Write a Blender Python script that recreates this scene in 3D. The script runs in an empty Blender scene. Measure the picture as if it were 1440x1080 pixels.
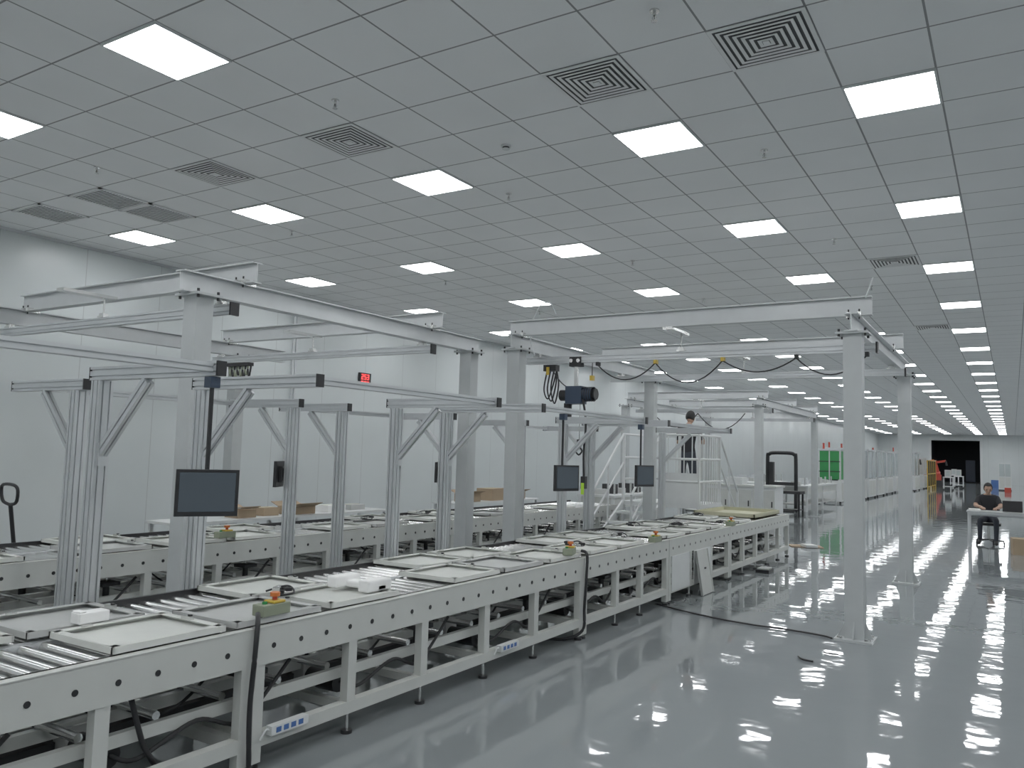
import bpy, bmesh, math, random
from mathutils import Vector, Matrix
random.seed(4)
scene = bpy.context.scene
CEIL = 4.37

# ------------------------------------------------------------ materials
def mat(name, col, rough=0.5, metal=0.0, noise=0.04, scale=6.0, bump=0.0, bscale=40, spec=0.5, emit=None, estr=0, coat=0):
    m = bpy.data.materials.new(name); m.use_nodes = True
    nt = m.node_tree; b = nt.nodes["Principled BSDF"]
    b.inputs["Roughness"].default_value = rough
    b.inputs["Metallic"].default_value = metal
    b.inputs["Specular IOR Level"].default_value = spec
    b.inputs["Coat Weight"].default_value = coat
    tc = nt.nodes.new("ShaderNodeTexCoord")
    n = nt.nodes.new("ShaderNodeTexNoise"); n.inputs["Scale"].default_value = scale
    n.inputs["Detail"].default_value = 3
    nt.links.new(tc.outputs["Object"], n.inputs["Vector"])
    r = nt.nodes.new("ShaderNodeMix"); r.data_type = 'RGBA'
    c1 = [max(0, c * (1 - noise * 2)) for c in col] + [1]; c2 = [min(1, c * (1 + noise * 2)) for c in col] + [1]
    r.inputs[6].default_value = c1; r.inputs[7].default_value = c2
    nt.links.new(n.outputs["Fac"], r.inputs[0]); nt.links.new(r.outputs[2], b.inputs["Base Color"])
    if bump:
        n2 = nt.nodes.new("ShaderNodeTexNoise"); n2.inputs["Scale"].default_value = bscale
        bp = nt.nodes.new("ShaderNodeBump"); bp.inputs["Strength"].default_value = bump
        bp.inputs["Distance"].default_value = 0.02
        nt.links.new(tc.outputs["Object"], n2.inputs["Vector"])
        nt.links.new(n2.outputs["Fac"], bp.inputs["Height"]); nt.links.new(bp.outputs[0], b.inputs["Normal"])
    if emit:
        b.inputs["Emission Color"].default_value = (*emit, 1); b.inputs["Emission Strength"].default_value = estr
    return m

def grid_mat(name, col, line, axes, rough, bump=0.0, spec=0.4, mottling=0.03):
    m = mat(name, col, rough, 0, mottling, 1.2, bump, 60, spec)
    nt = m.node_tree; b = nt.nodes["Principled BSDF"]
    src = b.inputs["Base Color"].links[0].from_socket
    tc = nt.nodes.new("ShaderNodeTexCoord"); sp = nt.nodes.new("ShaderNodeSeparateXYZ")
    nt.links.new(tc.outputs["Object"], sp.inputs[0])
    prev = None
    def M(op, a, bv=None):
        k = nt.nodes.new("ShaderNodeMath"); k.operation = op
        for i, v in enumerate((a, bv)):
            if v is None: continue
            if isinstance(v, (int, float)): k.inputs[i].default_value = v
            else: nt.links.new(v, k.inputs[i])
        return k.outputs[0]
    for ax, off, pitch, lw in axes:
        v = M('SUBTRACT', sp.outputs[ax], off); v = M('DIVIDE', v, pitch); v = M('FRACT', v)
        v = M('SUBTRACT', v, 0.5); v = M('ABSOLUTE', v); v = M('GREATER_THAN', v, 0.5 - lw / pitch / 2)
        prev = v if prev is None else M('MAXIMUM', prev, v)
    mx = nt.nodes.new("ShaderNodeMix"); mx.data_type = 'RGBA'
    nt.links.new(prev, mx.inputs[0]); nt.links.new(src, mx.inputs[6]); mx.inputs[7].default_value = (*line, 1)
    nt.links.new(mx.outputs[2], b.inputs["Base Color"])
    return m

M_CEIL = grid_mat("ceiling_tiles", (0.85, 0.86, 0.865), (0.26, 0.265, 0.27), [(0, -0.99, 0.6, 0.014), (1, 5.93, 0.6, 0.014)], 0.55, 0.0)
M_WALL = grid_mat("sandwich_panel_wall", (0.61, 0.65, 0.655), (0.45, 0.47, 0.475), [(1, 0.45, 1.15, 0.010)], 0.28, 0.0)
M_WALLX = grid_mat("sandwich_panel_wall_end", (0.61, 0.645, 0.65), (0.46, 0.47, 0.47), [(0, 0.45, 1.15, 0.012)], 0.35, 0.0)
M_FLOOR = mat("epoxy_floor", (0.225, 0.247, 0.255), 0.035, 0, 0.05, 0.5, 0.13, 2.9, 0.85)
M_LED = mat("led_diffuser", (1, 1, 1), 0.5, emit=(0.965, 0.985, 1.0), estr=13)
M_WHITE = mat("white_paint", (0.66, 0.68, 0.68), 0.4)
M_CREAM = mat("cream_powder_coat", (0.55, 0.565, 0.54), 0.42)
M_COLG = mat("grey_column_paint", (0.48, 0.505, 0.51), 0.45)
M_BEAM = mat("galvanised_beam", (0.57, 0.59, 0.60), 0.4, 0.3)
M_ALU = mat("anodised_aluminium", (0.60, 0.62, 0.635), 0.36, 0.5)
M_STEEL = mat("roller_steel", (0.72, 0.72, 0.71), 0.22, 0.95)
M_BLACK = mat("black_plastic", (0.015, 0.015, 0.017), 0.4)
M_DARK = mat("dark_rubber", (0.03, 0.03, 0.032), 0.7)
M_SCREEN = mat("lcd_screen", (0.04, 0.05, 0.06), 0.15, emit=(.45, .6, .75), estr=.025)
M_TRAY = mat("tray_sheet", (0.65, 0.665, 0.63), 0.4)
M_TRAYG = mat("tray_sheet_grey", (0.50, 0.51, 0.50), 0.4, 0.1)
M_FOAM = mat("white_foam", (0.88, 0.88, 0.87), 0.8)
M_YEL = mat("yellow_plastic", (0.62, 0.42, 0.05), 0.4)
M_RED = mat("red_plastic", (0.45, 0.05, 0.03), 0.4)
M_OLIVE = mat("control_box_grey_green", (0.25, 0.28, 0.2), 0.5)
M_GREEN = mat("green_panel", (0.03, 0.26, 0.07), 0.5)
M_BLUE = mat("blue_plastic", (0.05, 0.13, 0.36), 0.45)
M_NAVY = mat("hoist_navy", (0.03, 0.05, 0.09), 0.4)
M_CARD = mat("cardboard", (0.36, 0.27, 0.18), 0.85)
M_ORANGE = mat("orange_paint", (0.65, 0.18, 0.04), 0.4)
M_GLASS = mat("tinted_acrylic", (0.42, 0.47, 0.48), 0.15)
M_DESK = mat("desk_laminate_grey", (0.42, 0.44, 0.45), 0.4)
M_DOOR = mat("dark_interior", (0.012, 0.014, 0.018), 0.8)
M_LEDR = mat("red_led", (0.5, 0.02, 0.02), 0.4, emit=(1, 0.05, 0.05), estr=3)
M_SKIN = mat("skin", (0.45, 0.28, 0.2), 0.55)
M_HAIR = mat("black_hair", (0.012, 0.011, 0.011), 0.6, bump=0.4, bscale=120)
M_SHIRT = mat("black_shirt", (0.02, 0.021, 0.025), 0.85)
M_TROU = mat("dark_trousers", (0.045, 0.05, 0.065), 0.85)
M_SHOE = mat("shoe_rubber", (0.03, 0.03, 0.03), 0.5)
M_LGREEN = mat("lime_tag", (0.45, 0.75, 0.05), 0.5)
M_BOARD = mat("yellowish_board", (0.50, 0.49, 0.34), 0.5)
M_VENT = mat("vent_aluminium", (0.80, 0.81, 0.81), 0.4)
M_VDARK = mat("vent_shadow", (0.09, 0.092, 0.095), 0.8)

# ------------------------------------------------------------ mesh builder
def frame(d, up=Vector((0, 0, 1))):
    d = d.normalized()
    if abs(d.dot(up)) > 0.98: up = Vector((0, 1, 0))
    s = d.cross(up).normalized(); u = s.cross(d).normalized()
    return s, u

class MB:
    def __init__(s, name):
        s.n = name; s.v = []; s.f = []; s.mi = []; s.sm = []; s.mats = []
    def m(s, m):
        if m not in s.mats: s.mats.append(m)
        return s.mats.index(m)
    def add(s, vs, fs, m, smooth=False):
        o = len(s.v); s.v += [tuple(v) for v in vs]; k = s.m(m)
        for f in fs:
            s.f.append([i + o for i in f]); s.mi.append(k); s.sm.append(smooth)
    def box(s, x0, x1, y0, y1, z0, z1, m):
        x0, x1 = min(x0, x1), max(x0, x1); y0, y1 = min(y0, y1), max(y0, y1); z0, z1 = min(z0, z1), max(z0, z1)
        vs = [(x0, y0, z0), (x1, y0, z0), (x1, y1, z0), (x0, y1, z0), (x0, y0, z1), (x1, y0, z1), (x1, y1, z1), (x0, y1, z1)]
        s.add(vs, [(0, 3, 2, 1), (4, 5, 6, 7), (0, 1, 5, 4), (1, 2, 6, 5), (2, 3, 7, 6), (3, 0, 4, 7)], m)
    def obox(s, c, size, m, rot=Matrix.Identity(3)):
        c = Vector(c); hx, hy, hz = [q / 2 for q in size]
        vs = [c + rot @ Vector(p) for p in [(-hx, -hy, -hz), (hx, -hy, -hz), (hx, hy, -hz), (-hx, hy, -hz), (-hx, -hy, hz), (hx, -hy, hz), (hx, hy, hz), (-hx, hy, hz)]]
        s.add(vs, [(0, 3, 2, 1), (4, 5, 6, 7), (0, 1, 5, 4), (1, 2, 6, 5), (2, 3, 7, 6), (3, 0, 4, 7)], m)
    def prism(s, p1, p2, sec, m, up=(0, 0, 1), smooth=False):
        p1 = Vector(p1); p2 = Vector(p2); a, u = frame(p2 - p1, Vector(up)); n = len(sec)
        vs = [p1 + a * x + u * y for x, y in sec] + [p2 + a * x + u * y for x, y in sec]
        fs = [(i, i + n, (i + 1) % n + n, (i + 1) % n) for i in range(n)]
        s.add(vs, fs, m, smooth)
        s.add(vs, [tuple(range(n)), tuple(reversed(range(n, 2 * n)))], m)
    def cyl(s, p1, p2, r, m, seg=12):
        s.prism(p1, p2, [(r * math.cos(t * 2 * math.pi / seg), r * math.sin(t * 2 * math.pi / seg)) for t in range(seg)], m, smooth=True)
    def bar(s, p1, p2, w, h, m, up=(0, 0, 1)):
        s.prism(p1, p2, [(-w / 2, -h / 2), (w / 2, -h / 2), (w / 2, h / 2), (-w / 2, h / 2)], m, up)
    def ibeam(s, p1, p2, w, h, m):
        t = 0.012; q = 0.010
        sec = [(-w/2, -h/2), (w/2, -h/2), (w/2, -h/2+t), (q/2, -h/2+t), (q/2, h/2-t), (w/2, h/2-t), (w/2, h/2), (-w/2, h/2), (-w/2, h/2-t), (-q/2, h/2-t), (-q/2, -h/2+t), (-w/2, -h/2+t)]
        s.prism(p1, p2, sec, m)
    def profile(s, p1, p2, w, h, m, ns=2, cap=None, up=(0, 0, 1)):
        pts = []; nw = 0.010; nd = 0.012
        cs = [(-w/2, -h/2), (w/2, -h/2), (w/2, h/2), (-w/2, h/2)]
        for i in range(4):
            a = Vector(cs[i]); b = Vector(cs[(i+1) % 4]); d = (b - a).normalized(); inn = Vector((-d.y, d.x)); L = (b - a).length
            k = ns if L > 0.07 else 1
            pts.append(tuple(a))
            for j in range(k):
                c = a + d * L * ((j + 0.5) / k)
                for q in (c - d*nw/2, c - d*nw/2 + inn*nd, c + d*nw/2 + inn*nd, c + d*nw/2): pts.append(tuple(q))
        s.prism(p1, p2, pts, m, up)
        if cap:
            p1 = Vector(p1); p2 = Vector(p2); dd = (p2 - p1).normalized()
            s.prism(p2, p2 + dd * 0.012, cs, cap, up)
    def tube(s, pts, r, m, seg=8):
        pts = [Vector(p) for p in pts]; n = len(pts); vs = []
        for i, p in enumerate(pts):
            d = (pts[min(i+1, n-1)] - pts[max(i-1, 0)]).normalized()
            a, u = frame(d, Vector((0.13, 0.21, 1)).normalized())
            vs += [p + a * (r*math.cos(t*2*math.pi/seg)) + u * (r*math.sin(t*2*math.pi/seg)) for t in range(seg)]
        fs = []
        for i in range(n-1):
            for t in range(seg):
                fs.append((i*seg+t, (i+1)*seg+t, (i+1)*seg+(t+1) % seg, i*seg+(t+1) % seg))
        fs += [tuple(range(seg)), tuple(reversed(range((n-1)*seg, n*seg)))]
        s.add(vs, fs, m, True)
    def ell(s, c, r, m, rot=Matrix.Identity(3), nu=14, nv=9, fn=None):
        c = Vector(c); vs = []; fs = []
        for j in range(nv+1):
            ph = math.pi * j / nv
            for i in range(nu):
                th = 2*math.pi*i/nu
                p = Vector((math.sin(ph)*math.cos(th), math.sin(ph)*math.sin(th), math.cos(ph)))
                if fn: p = fn(p)
                vs.append(c + rot @ Vector((p.x*r[0], p.y*r[1], p.z*r[2])))
        for j in range(nv):
            for i in range(nu):
                fs.append((j*nu+i, (j+1)*nu+i, (j+1)*nu+(i+1) % nu, j*nu+(i+1) % nu))
        s.add(vs, fs, m, True)
    def done(s, bevel=0, parent=None):
        me = bpy.data.meshes.new(s.n); me.from_pydata(s.v, [], s.f)
        for q in s.mats: me.materials.append(q)
        me.polygons.foreach_set("material_index", s.mi); me.polygons.foreach_set("use_smooth", s.sm)
        me.update()
        bm = bmesh.new(); bm.from_mesh(me); bmesh.ops.recalc_face_normals(bm, faces=bm.faces); bm.to_mesh(me); bm.free()
        o = bpy.data.objects.new(s.n, me); scene.collection.objects.link(o)
        if bevel:
            b = o.modifiers.new("bevel", 'BEVEL'); b.width = bevel; b.segments = 2; b.limit_method = 'ANGLE'
        if parent: o.parent = parent
        return o

def catenary(p, q, sag, n=12):
    p = Vector(p); q = Vector(q)
    return [p.lerp(q, i/n) - Vector((0, 0, sag*4*(i/n)*(1-i/n))) for i in range(n+1)]
def smooth_path(pts, n=8):
    pts = [Vector(p) for p in pts]; out = []
    P = [pts[0]] + pts + [pts[-1]]
    for i in range(1, len(P)-2):
        for k in range(n):
            t = k/n; a, b, c, d = P[i-1], P[i], P[i+1], P[i+2]
            out.append(0.5*((2*b) + (c-a)*t + (2*a-5*b+4*c-d)*t*t + (-a+3*b-3*c+d)*t**3))
    out.append(pts[-1]); return out

# ------------------------------------------------------------ room shell
XL, XR, YB, YF = -10.9, 6.2, -7.0, 84.0
b = MB("floor"); b.box(XL-0.2, XR+0.2, YB-0.2, YF+8, -0.1, 0, M_FLOOR); b.done()
b = MB("ceiling"); b.box(XL-0.2, XR+0.2, YB-0.2, YF+0.2, CEIL, CEIL+0.1, M_CEIL); b.done()
b = MB("wall_left"); b.box(XL-0.2, XL, YB, YF, 0, CEIL, M_WALL); b.done()
b = MB("wall_right"); b.box(XR, XR+0.2, YB, YF, 0, CEIL, M_WALL); b.done()
b = MB("wall_back"); b.box(XL, XR, YB-0.2, YB, 0, CEIL, M_WALLX); b.done()
b = MB("wall_far")
b.box(XL, -6.4, YF, YF+0.2, 0, CEIL, M_WALLX); b.box(-2.5, XR, YF, YF+0.2, 0, CEIL, M_WALLX); b.box(-6.4, -2.5, YF, YF+0.2, 3.85, CEIL, M_WALLX)
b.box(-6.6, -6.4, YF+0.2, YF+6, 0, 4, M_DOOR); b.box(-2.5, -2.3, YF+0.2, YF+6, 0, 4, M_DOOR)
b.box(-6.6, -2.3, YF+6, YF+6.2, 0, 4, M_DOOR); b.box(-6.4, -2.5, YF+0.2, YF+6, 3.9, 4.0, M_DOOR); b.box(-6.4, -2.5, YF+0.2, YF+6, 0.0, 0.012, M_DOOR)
b.box(-3.9, -3.1, YF+5.9, YF+5.99, 0.02, 2.1, M_NAVY)
b.done()
b = MB("door_1")   # white door portal around the dark opening
b.box(-6.6, -6.4, YF-0.06, YF-.002, 0, 4.05, M_WHITE); b.box(-2.5, -2.3, YF-0.06, YF-.002, 0, 4.05, M_WHITE); b.box(-6.4, -2.5, YF-0.06, YF-.002, 3.85, 4.05, M_WHITE)
b.box(-6.55, -2.35, YF-0.2, YF-.06, 3.9, 4.15, M_WHITE)
b.done()
b = MB("baseboard_left"); b.box(XL, XL+0.02, YB, YF, 0, 0.1, M_ALU); b.done()
b = MB("trim_1"); b.box(XL, XL+0.03, YB, YF, CEIL-0.035, CEIL, M_ALU); b.done()
b = MB("trim_2"); b.box(XL+0.03, XR, YF-0.03, YF, CEIL-0.035, CEIL, M_ALU); b.done()

# LED panels
cols = [-0.69, -2.49, -4.89, -7.29, -9.69, 1.11+0.6, 4.11]
b = MB("led_ceiling_panels")
rowsY = [6.23 + 3.0*k for k in range(-4, 26)]
for y in rowsY:
    for x in cols:
        b.box(x-0.285, x+0.285, y-0.285, y+0.285, CEIL-0.012, CEIL-0.006, M_LED)
        for (x0, x1, y0, y1) in [(-.3, .3, -.3, -.285), (-.3, .3, .285, .3), (-.3, -.285, -.285, .285), (.285, .3, -.285, .285)]:
            b.box(x+x0, x+x1, y+y0, y+y1, CEIL-0.016, CEIL, M_WHITE)
b.done()

# air diffusers
def diffuser(x, y):
    b = MB("ceiling_air_diffuser"); h = 0.3
    b.box(x-h+.01, x+h-.01, y-h+.01, y+h-.01, CEIL-0.004, CEIL-0.001, M_VDARK)
    def ring(o, zo, i, zi):
        vs = [(x-o, y-o, zo), (x+o, y-o, zo), (x+o, y+o, zo), (x-o, y+o, zo), (x-i, y-i, zi), (x+i, y-i, zi), (x+i, y+i, zi), (x-i, y+i, zi)]
        b.add(vs, [(j, (j+1) % 4, (j+1) % 4+4, j+4) for j in range(4)], M_VENT)
    ring(.3, CEIL-.004, .3, CEIL-.010); ring(.3, CEIL-.010, .272, CEIL-.010)
    for k in range(1, 7):
        o = h - k*0.042 - .002
        ring(o, CEIL-.013, o-.022, CEIL-.010); ring(o, CEIL-.013, o, CEIL-.010)
    b.box(x-.02, x+.02, y-.02, y+.02, CEIL-0.014, CEIL-0.008, M_VENT)
    b.done()
for x, y in [(-1.29, 5.03), (-2.49, 5.03), (-4.89, 5.03), (-6.69, 5.03), (-1.29, 11.63), (-1.29, 17.63), (-4.89, 14.63), (-6.69, 14.63)]:
    diffuser(x, y)
def return_vent(x, y):
    b = MB("return_air_grille"); h = .3
    b.box(x-h+.02, x+h-.02, y-h+.02, y+h-.02, CEIL-.006, CEIL-.001, M_VDARK)
    for s in (-1, 1):
        b.box(x-h, x+h, y+s*h, y+s*(h-.03), CEIL-.014, CEIL, M_VENT); b.box(x+s*h, x+s*(h-.03), y-h, y+h, CEIL-.014, CEIL, M_VENT)
    n = 16
    for k in range(n):
        yy = y-h+.05+k*(.5/(n-1)); b.box(x-.28, x+.28, yy-.006, yy+.006, CEIL-.012, CEIL-.008, M_VENT)
    b.done()
for x, y in [(-8.49, 5.03), (-8.49, 5.63), (-9.69, 5.03)]: return_vent(x, y)

def sprinkler(x, y):
    b = MB("ceiling_sprinkler")
    b.cyl((x, y, CEIL), (x, y, CEIL-.010), .030, M_STEEL, 16); b.cyl((x, y, CEIL-.01), (x, y, CEIL-.034), .010, M_STEEL)
    for s in (-1, 1): b.bar((x+s*.004, y, CEIL-.03), (x+s*.014, y, CEIL-.05), .006, .006, M_STEEL); b.bar((x+s*.014, y, CEIL-.048), (x, y, CEIL-.066), .006, .006, M_STEEL)
    b.cyl((x, y, CEIL-.034), (x, y, CEIL-.062), .003, M_DARK, 8)
    b.cyl((x, y, CEIL-.066), (x, y, CEIL-.069), .020, M_STEEL, 12)
    b.done()
for x in (-1.78, -4.4, -7.6):
    for y in (4.35, 6.88, 10.1, 13.1): sprinkler(x, y)
b = MB("smoke_detector"); b.cyl((-3.72, 5.75, CEIL), (-3.72, 5.75, CEIL-.015), .045, M_WHITE, 20); b.cyl((-3.72, 5.75, CEIL-.015), (-3.72, 5.75, CEIL-.03), .03, M_VDARK, 20); b.cyl((-3.72, 5.75, CEIL-.03), (-3.72, 5.75, CEIL-.035), .033, M_WHITE, 20); b.done()

# ------------------------------------------------------------ roller conveyors
def conveyor(name, x0, x1, y0, y1, joints, legs, top=.73, panels=()):
    b = MB(name); xc = (x0+x1)/2
    ys = [y0] + joints + [y1]
    for a, c in zip(ys[:-1], ys[1:]):
        a += .006; c -= .006
        for x, s in ((x0, 1), (x1, -1)):
            b.box(x, x+s*.045, a, c, top-.19, top, M_CREAM)
            b.box(x, x+s*.07, a, c, top-.002, top+.006, M_CREAM)
            b.box(x+s*.002, x+s*.06, a, c, .12, .19, M_CREAM)
            for e in (a, c-.07): b.box(x+s*.003, x+s*.06, e, e+.07, .04, top-.19, M_CREAM); b.cyl((x+s*.03, e+.035, .0), (x+s*.03, e+.035, .02), .035, M_BLACK, 14); b.cyl((x+s*.03, e+.035, .01), (x+s*.03, e+.035, .12), .010, M_STEEL, 8)
            y = a+.12
            while y < c-.05:
                b.cyl((x-s*.002, y, top-.10), (x+s*.01, y, top-.10), .015, M_BLACK, 10); y += .195
        for e in (a, c-.06):
            b.box(x0+.06, x1-.06, e, e+.05, .12, .18, M_CREAM); b.box(x0+.06, x1-.06, e, e+.05, top-.19, top-.12, M_CREAM)
    for y in legs:
        for x, s in ((x0, 1), (x1, -1)):
            b.box(x+s*.004, x+s*.06, y-.035, y+.035, .19, top-.19, M_CREAM)
            b.cyl((x+s*.03, y, 0), (x+s*.03, y, .02), .035, M_BLACK, 14); b.cyl((x+s*.03, y, .01), (x+s*.03, y, .12), .010, M_STEEL, 8)
        b.box(x0+.06, x1-.06, y-.025, y+.025, .13, .18, M_CREAM)
    b.box(xc-.03, xc+.03, y0, y1, top-.12, top-.005, M_ALU)
    b.box(x0+.05, x0+.075, y0, y1, top-.02, top+.022, M_BLACK)
    b.box(x1-.068, x1-.05, y0, y1, top-.02, top+.006, M_DARK)
    y = y0+.08
    while y < y1-.05:
        b.cyl((x0+.075, y, top-.03), (xc-.035, y, top-.03), .027, M_STEEL, 10)
        b.cyl((xc+.035, y, top-.03), (x1-.07, y, top-.03), .027, M_STEEL, 10)
        y += .1
    for x in (x0+.12, xc-.12, xc+.12, x1-.16):
        b.box(x, x+.04, y0+.05, y1-.05, .30, .36, M_CREAM)
    b.box(xc-.10, xc+.10, y0+.1, y1-.1, .2, .26, M_DARK)
    y = y0+.3
    while y < y1-.3:
        b.cyl((x0+.16, y, .385), (x1-.14, y, .385), .022, M_STEEL, 8)
        y += .38
    y = y0+.9
    while y < y1-.6:
        b.cyl((xc+.16, y, .245), (xc+.42, y, .245), .06, M_BLACK, 14); b.box(xc+.08, xc+.18, y-.07, y+.07, .18, .34, M_TRAYG)
        b.cyl((xc-.4, y+.5, .19), (xc-.4, y+.5, .5), .03, M_BLACK, 12); b.cyl((xc-.4, y+.5, .5), (xc-.4, y+.5, .6), .012, M_STEEL, 8)
        b.cyl((x1-.22, y+.8, .19), (x1-.22, y+.8, .46), .028, M_BLACK, 12); b.cyl((x1-.22, y+.8, .46), (x1-.22, y+.8, .58), .012, M_STEEL, 8); b.box(x1-.3, x1-.14, y+.72, y+.88, .44, .47, M_DARK)
        b.tube(smooth_path([(xc+.42, y, .25), (x1-.12, y+.1, .22), (x1-.1, y+.4, .32), (x1-.12, y+.7, .24), (x1-.1, y+1.0, .5)]), .011, M_DARK, 6)
        b.tube(smooth_path([(xc-.1, y, .45), (xc, y+.25, .27), (xc+.2, y+.5, .3), (xc+.1, y+.9, .5)]), .009, M_DARK, 6)
        y += 1.5
    for (pa, pb) in panels:
        b.box(x1-.001, x1+.008, pa, pb, .14, top-.19, M_WHITE)
    return b
J1 = [-.85, 2.96, 6.77, 8.94, 11.3]
L1 = [-.1, .65, 1.4, 2.14, 3.71, 4.41, 5.17, 5.91, 7.53, 8.16, 9.7, 10.5, 12.0, 12.7, 13.4, 14.1]
b = conveyor("roller_conveyor", -4.6, -3.38, -1.6, 14.8, J1, L1, panels=[(9.02, 9.62), (9.78, 10.42)])
b.done()
b = conveyor("roller_conveyor", -7.7, -6.5, -.5, 14.6, [2.9, 6.7, 10.5], [.6, 1.4, 2.1, 3.7, 4.45, 5.2, 5.95, 7.5, 8.2, 9, 9.7, 11.3, 12, 12.8, 13.6])
b.done()

def power_strip(x, y, z):
    b = MB("power_strip"); b.box(x, x+.045, y-.13, y+.13, z-.022, z+.026, M_WHITE)
    for k in range(4): b.box(x+.045, x+.047, y-.10+k*.052, y-.065+k*.052, z-.012, z+.016, M_BLUE)
    b.tube(smooth_path([(x+.02, y-.12, z), (x+.02, y-.15, z+.01), (x+.015, y-.18, .16)]), .006, M_WHITE, 6)
    b.done(.004)
for y in (3.19, 5.43): power_strip(-3.378, y, .195)

def tray(x, y, z=.74, w=.27, d=.30, m=None, rot=0.0, h=.03):
    m = m or M_TRAY; b = MB("metal_tray"); R = Matrix.Rotation(rot, 3, 'Z')
    def o(cx, cy, cz, s, mm): b.obox(Vector((x, y, z)) + R @ Vector((cx, cy, cz)), s, mm, R)
    o(0, 0, .006, (2*w, 2*d, .008), m)
    for s in (-1, 1):
        o(s*w, 0, h/2+.002, (.012, 2*d+.012, h), m); o(0, s*d, h/2+.002, (2*w+.012, .012, h), m)
        o(s*(w-.02), 0, h, (.04, 2*d, .004), m); o(0, s*(d-.02), h, (2*w, .04, .004), m)
    o(0, d*.9, h+.012, (.07, .03, .02), M_STEEL); o(.02, d*.9, h+.024, (.02, .015, .012), M_BLACK)
    o(-w*.8, -d*.5, h+.01, (.02, .05, .012), M_STEEL)
    b.done()
T = .742
for x, y, r in [(-3.69, 2.5, 0), (-3.69, 3.17, .02), (-3.69, 3.87, -.02), (-3.69, 5.1, .01), (-3.69, 5.78, 0), (-3.69, 6.5, .02), (-3.69, 7.3, 0), (-3.69, 8.0, 0), (-3.69, 9.3, 0), (-3.69, 10.1, 0), (-3.69, 10.9, 0), (-3.69, 12.2, 0),
                (-4.25, 1.75, 0), (-4.25, 2.42, 0), (-4.25, 3.75, 0), (-4.25, 5.45, 0), (-4.25, 6.15, 0), (-4.25, 7.7, 0), (-4.25, 8.4, 0), (-4.25, 9.9, 0), (-4.25, 10.6, 0), (-4.25, 12.4, 0), (-3.69, .9, 0)]:
    tray(x, y, T, w=.255, m=M_TRAYG if random.random() < .15 else M_TRAY, rot=r)
for y in (2.4, 3.1, 4.2, 5.0, 5.7, 7.1, 7.8, 8.9, 10.3, 11.1, 12.4):
    tray(-6.82, y, T, m=M_TRAYG if random.random() < .3 else M_TRAY)
for y in (3.2, 4.4, 6.1, 8.3, 9.7): tray(-7.36, y, T, w=.25)

b = MB("foam_packing_block")
fz = T+.036
b.box(-3.84, -3.48, 4.02, 4.11, fz, fz+.045, M_FOAM); b.box(-3.84, -3.75, 3.93, 4.16, fz, fz+.075, M_FOAM); b.box(-3.57, -3.48, 3.93, 4.16, fz, fz+.075, M_FOAM)
b.done(.012)
b = MB("foam_packing_block"); b.box(-4.03, -3.95, 2.34, 2.5, T+.036, T+.09, M_FOAM); b.box(-4.025, -3.955, 2.345, 2.38, T+.09, T+.10, M_FOAM); b.done(.008)

def estop(x, y, z, r=0):
    b = MB("emergency_stop_box"); R = Matrix.Rotation(r, 3, 'Z')
    b.obox((x, y, z+.03), (.09, .19, .06), M_OLIVE, R)
    b.cyl((x, y+.02, z+.06), (x, y+.02, z+.075), .036, M_YEL, 18); b.cyl((x, y+.02, z+.075), (x, y+.02, z+.095), .014, M_RED, 12); b.cyl((x, y+.02, z+.095), (x, y+.02, z+.115), .027, M_ORANGE, 18)
    b.obox((x, y+.02, z+.068), (.08, .085, .014), M_YEL, R)
    b.cyl((x, y-.05, z+.06), (x, y-.05, z+.072), .014, M_GREEN, 12)
    b.done(.004)
estop(-3.45, 3.12, .779); estop(-3.45, 6.6, .779, .3); estop(-3.42, 8.6, .738); estop(-3.42, 11.45, .738); estop(-6.57, 5.3, .779)

def parts_pile(x, y, z):
    b = MB("black_fixture_parts")
    for i in range(6):
        b.obox((x+random.uniform(-.07, .07), y+random.uniform(-.09, .09), z+.015+.006*i), (random.uniform(.03, .08), random.uniform(.02, .06), .02), random.choice([M_BLACK, M_DARK, M_STEEL]), Matrix.Rotation(random.random()*3, 3, 'Z'))
    b.tube(smooth_path([(x-.08, y-.05, z+.02), (x, y+.05, z+.05), (x+.09, y+.02, z+.02), (x+.06, y-.08, z+.015)]), .007, M_BLACK, 6)
    b.done(.002)
for p in [(-3.85, 3.55, T+.035), (-3.7, 7.2, T+.035), (-4.2, 9.8, T+.035), (-3.8, 10.3, T+.035), (-4.2, 12.3, T+.035), (-6.8, 4.95, T+.035), (-7.0, 7.8, T+.035), (-7.1, 9.1, T+.035), (-3.9, 8.7, T), (-3.6, 11.6, T)]: parts_pile(*p)

b = MB("yellow_edge_tray")
b.box(-4.5, -3.5, 13.0, 14.6, T+.0, T+.014, M_BOARD)
for s in (-4.5, -3.52): b.box(s, s+.02, 13.0, 14.6, T, T+.07, M_BOARD)
for s in (13.0, 14.58): b.box(-4.5, -3.5, s, s+.02, T, T+.07, M_BOARD)
b.done()

b = MB("leaning_access_panel")
R = Matrix.Rotation(-.16, 3, 'Y')
b.obox((-3.3, 9.95, .275), (.018, .42, .54), M_CREAM, R); b.obox((-3.285, 9.95, .32), (.008, .05, .02), M_BLACK, R)
for s in (-1, 1): b.obox((-3.29, 9.95+s*.2, .275), (.02, .02, .54), M_CREAM, R)
b.done()

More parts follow.
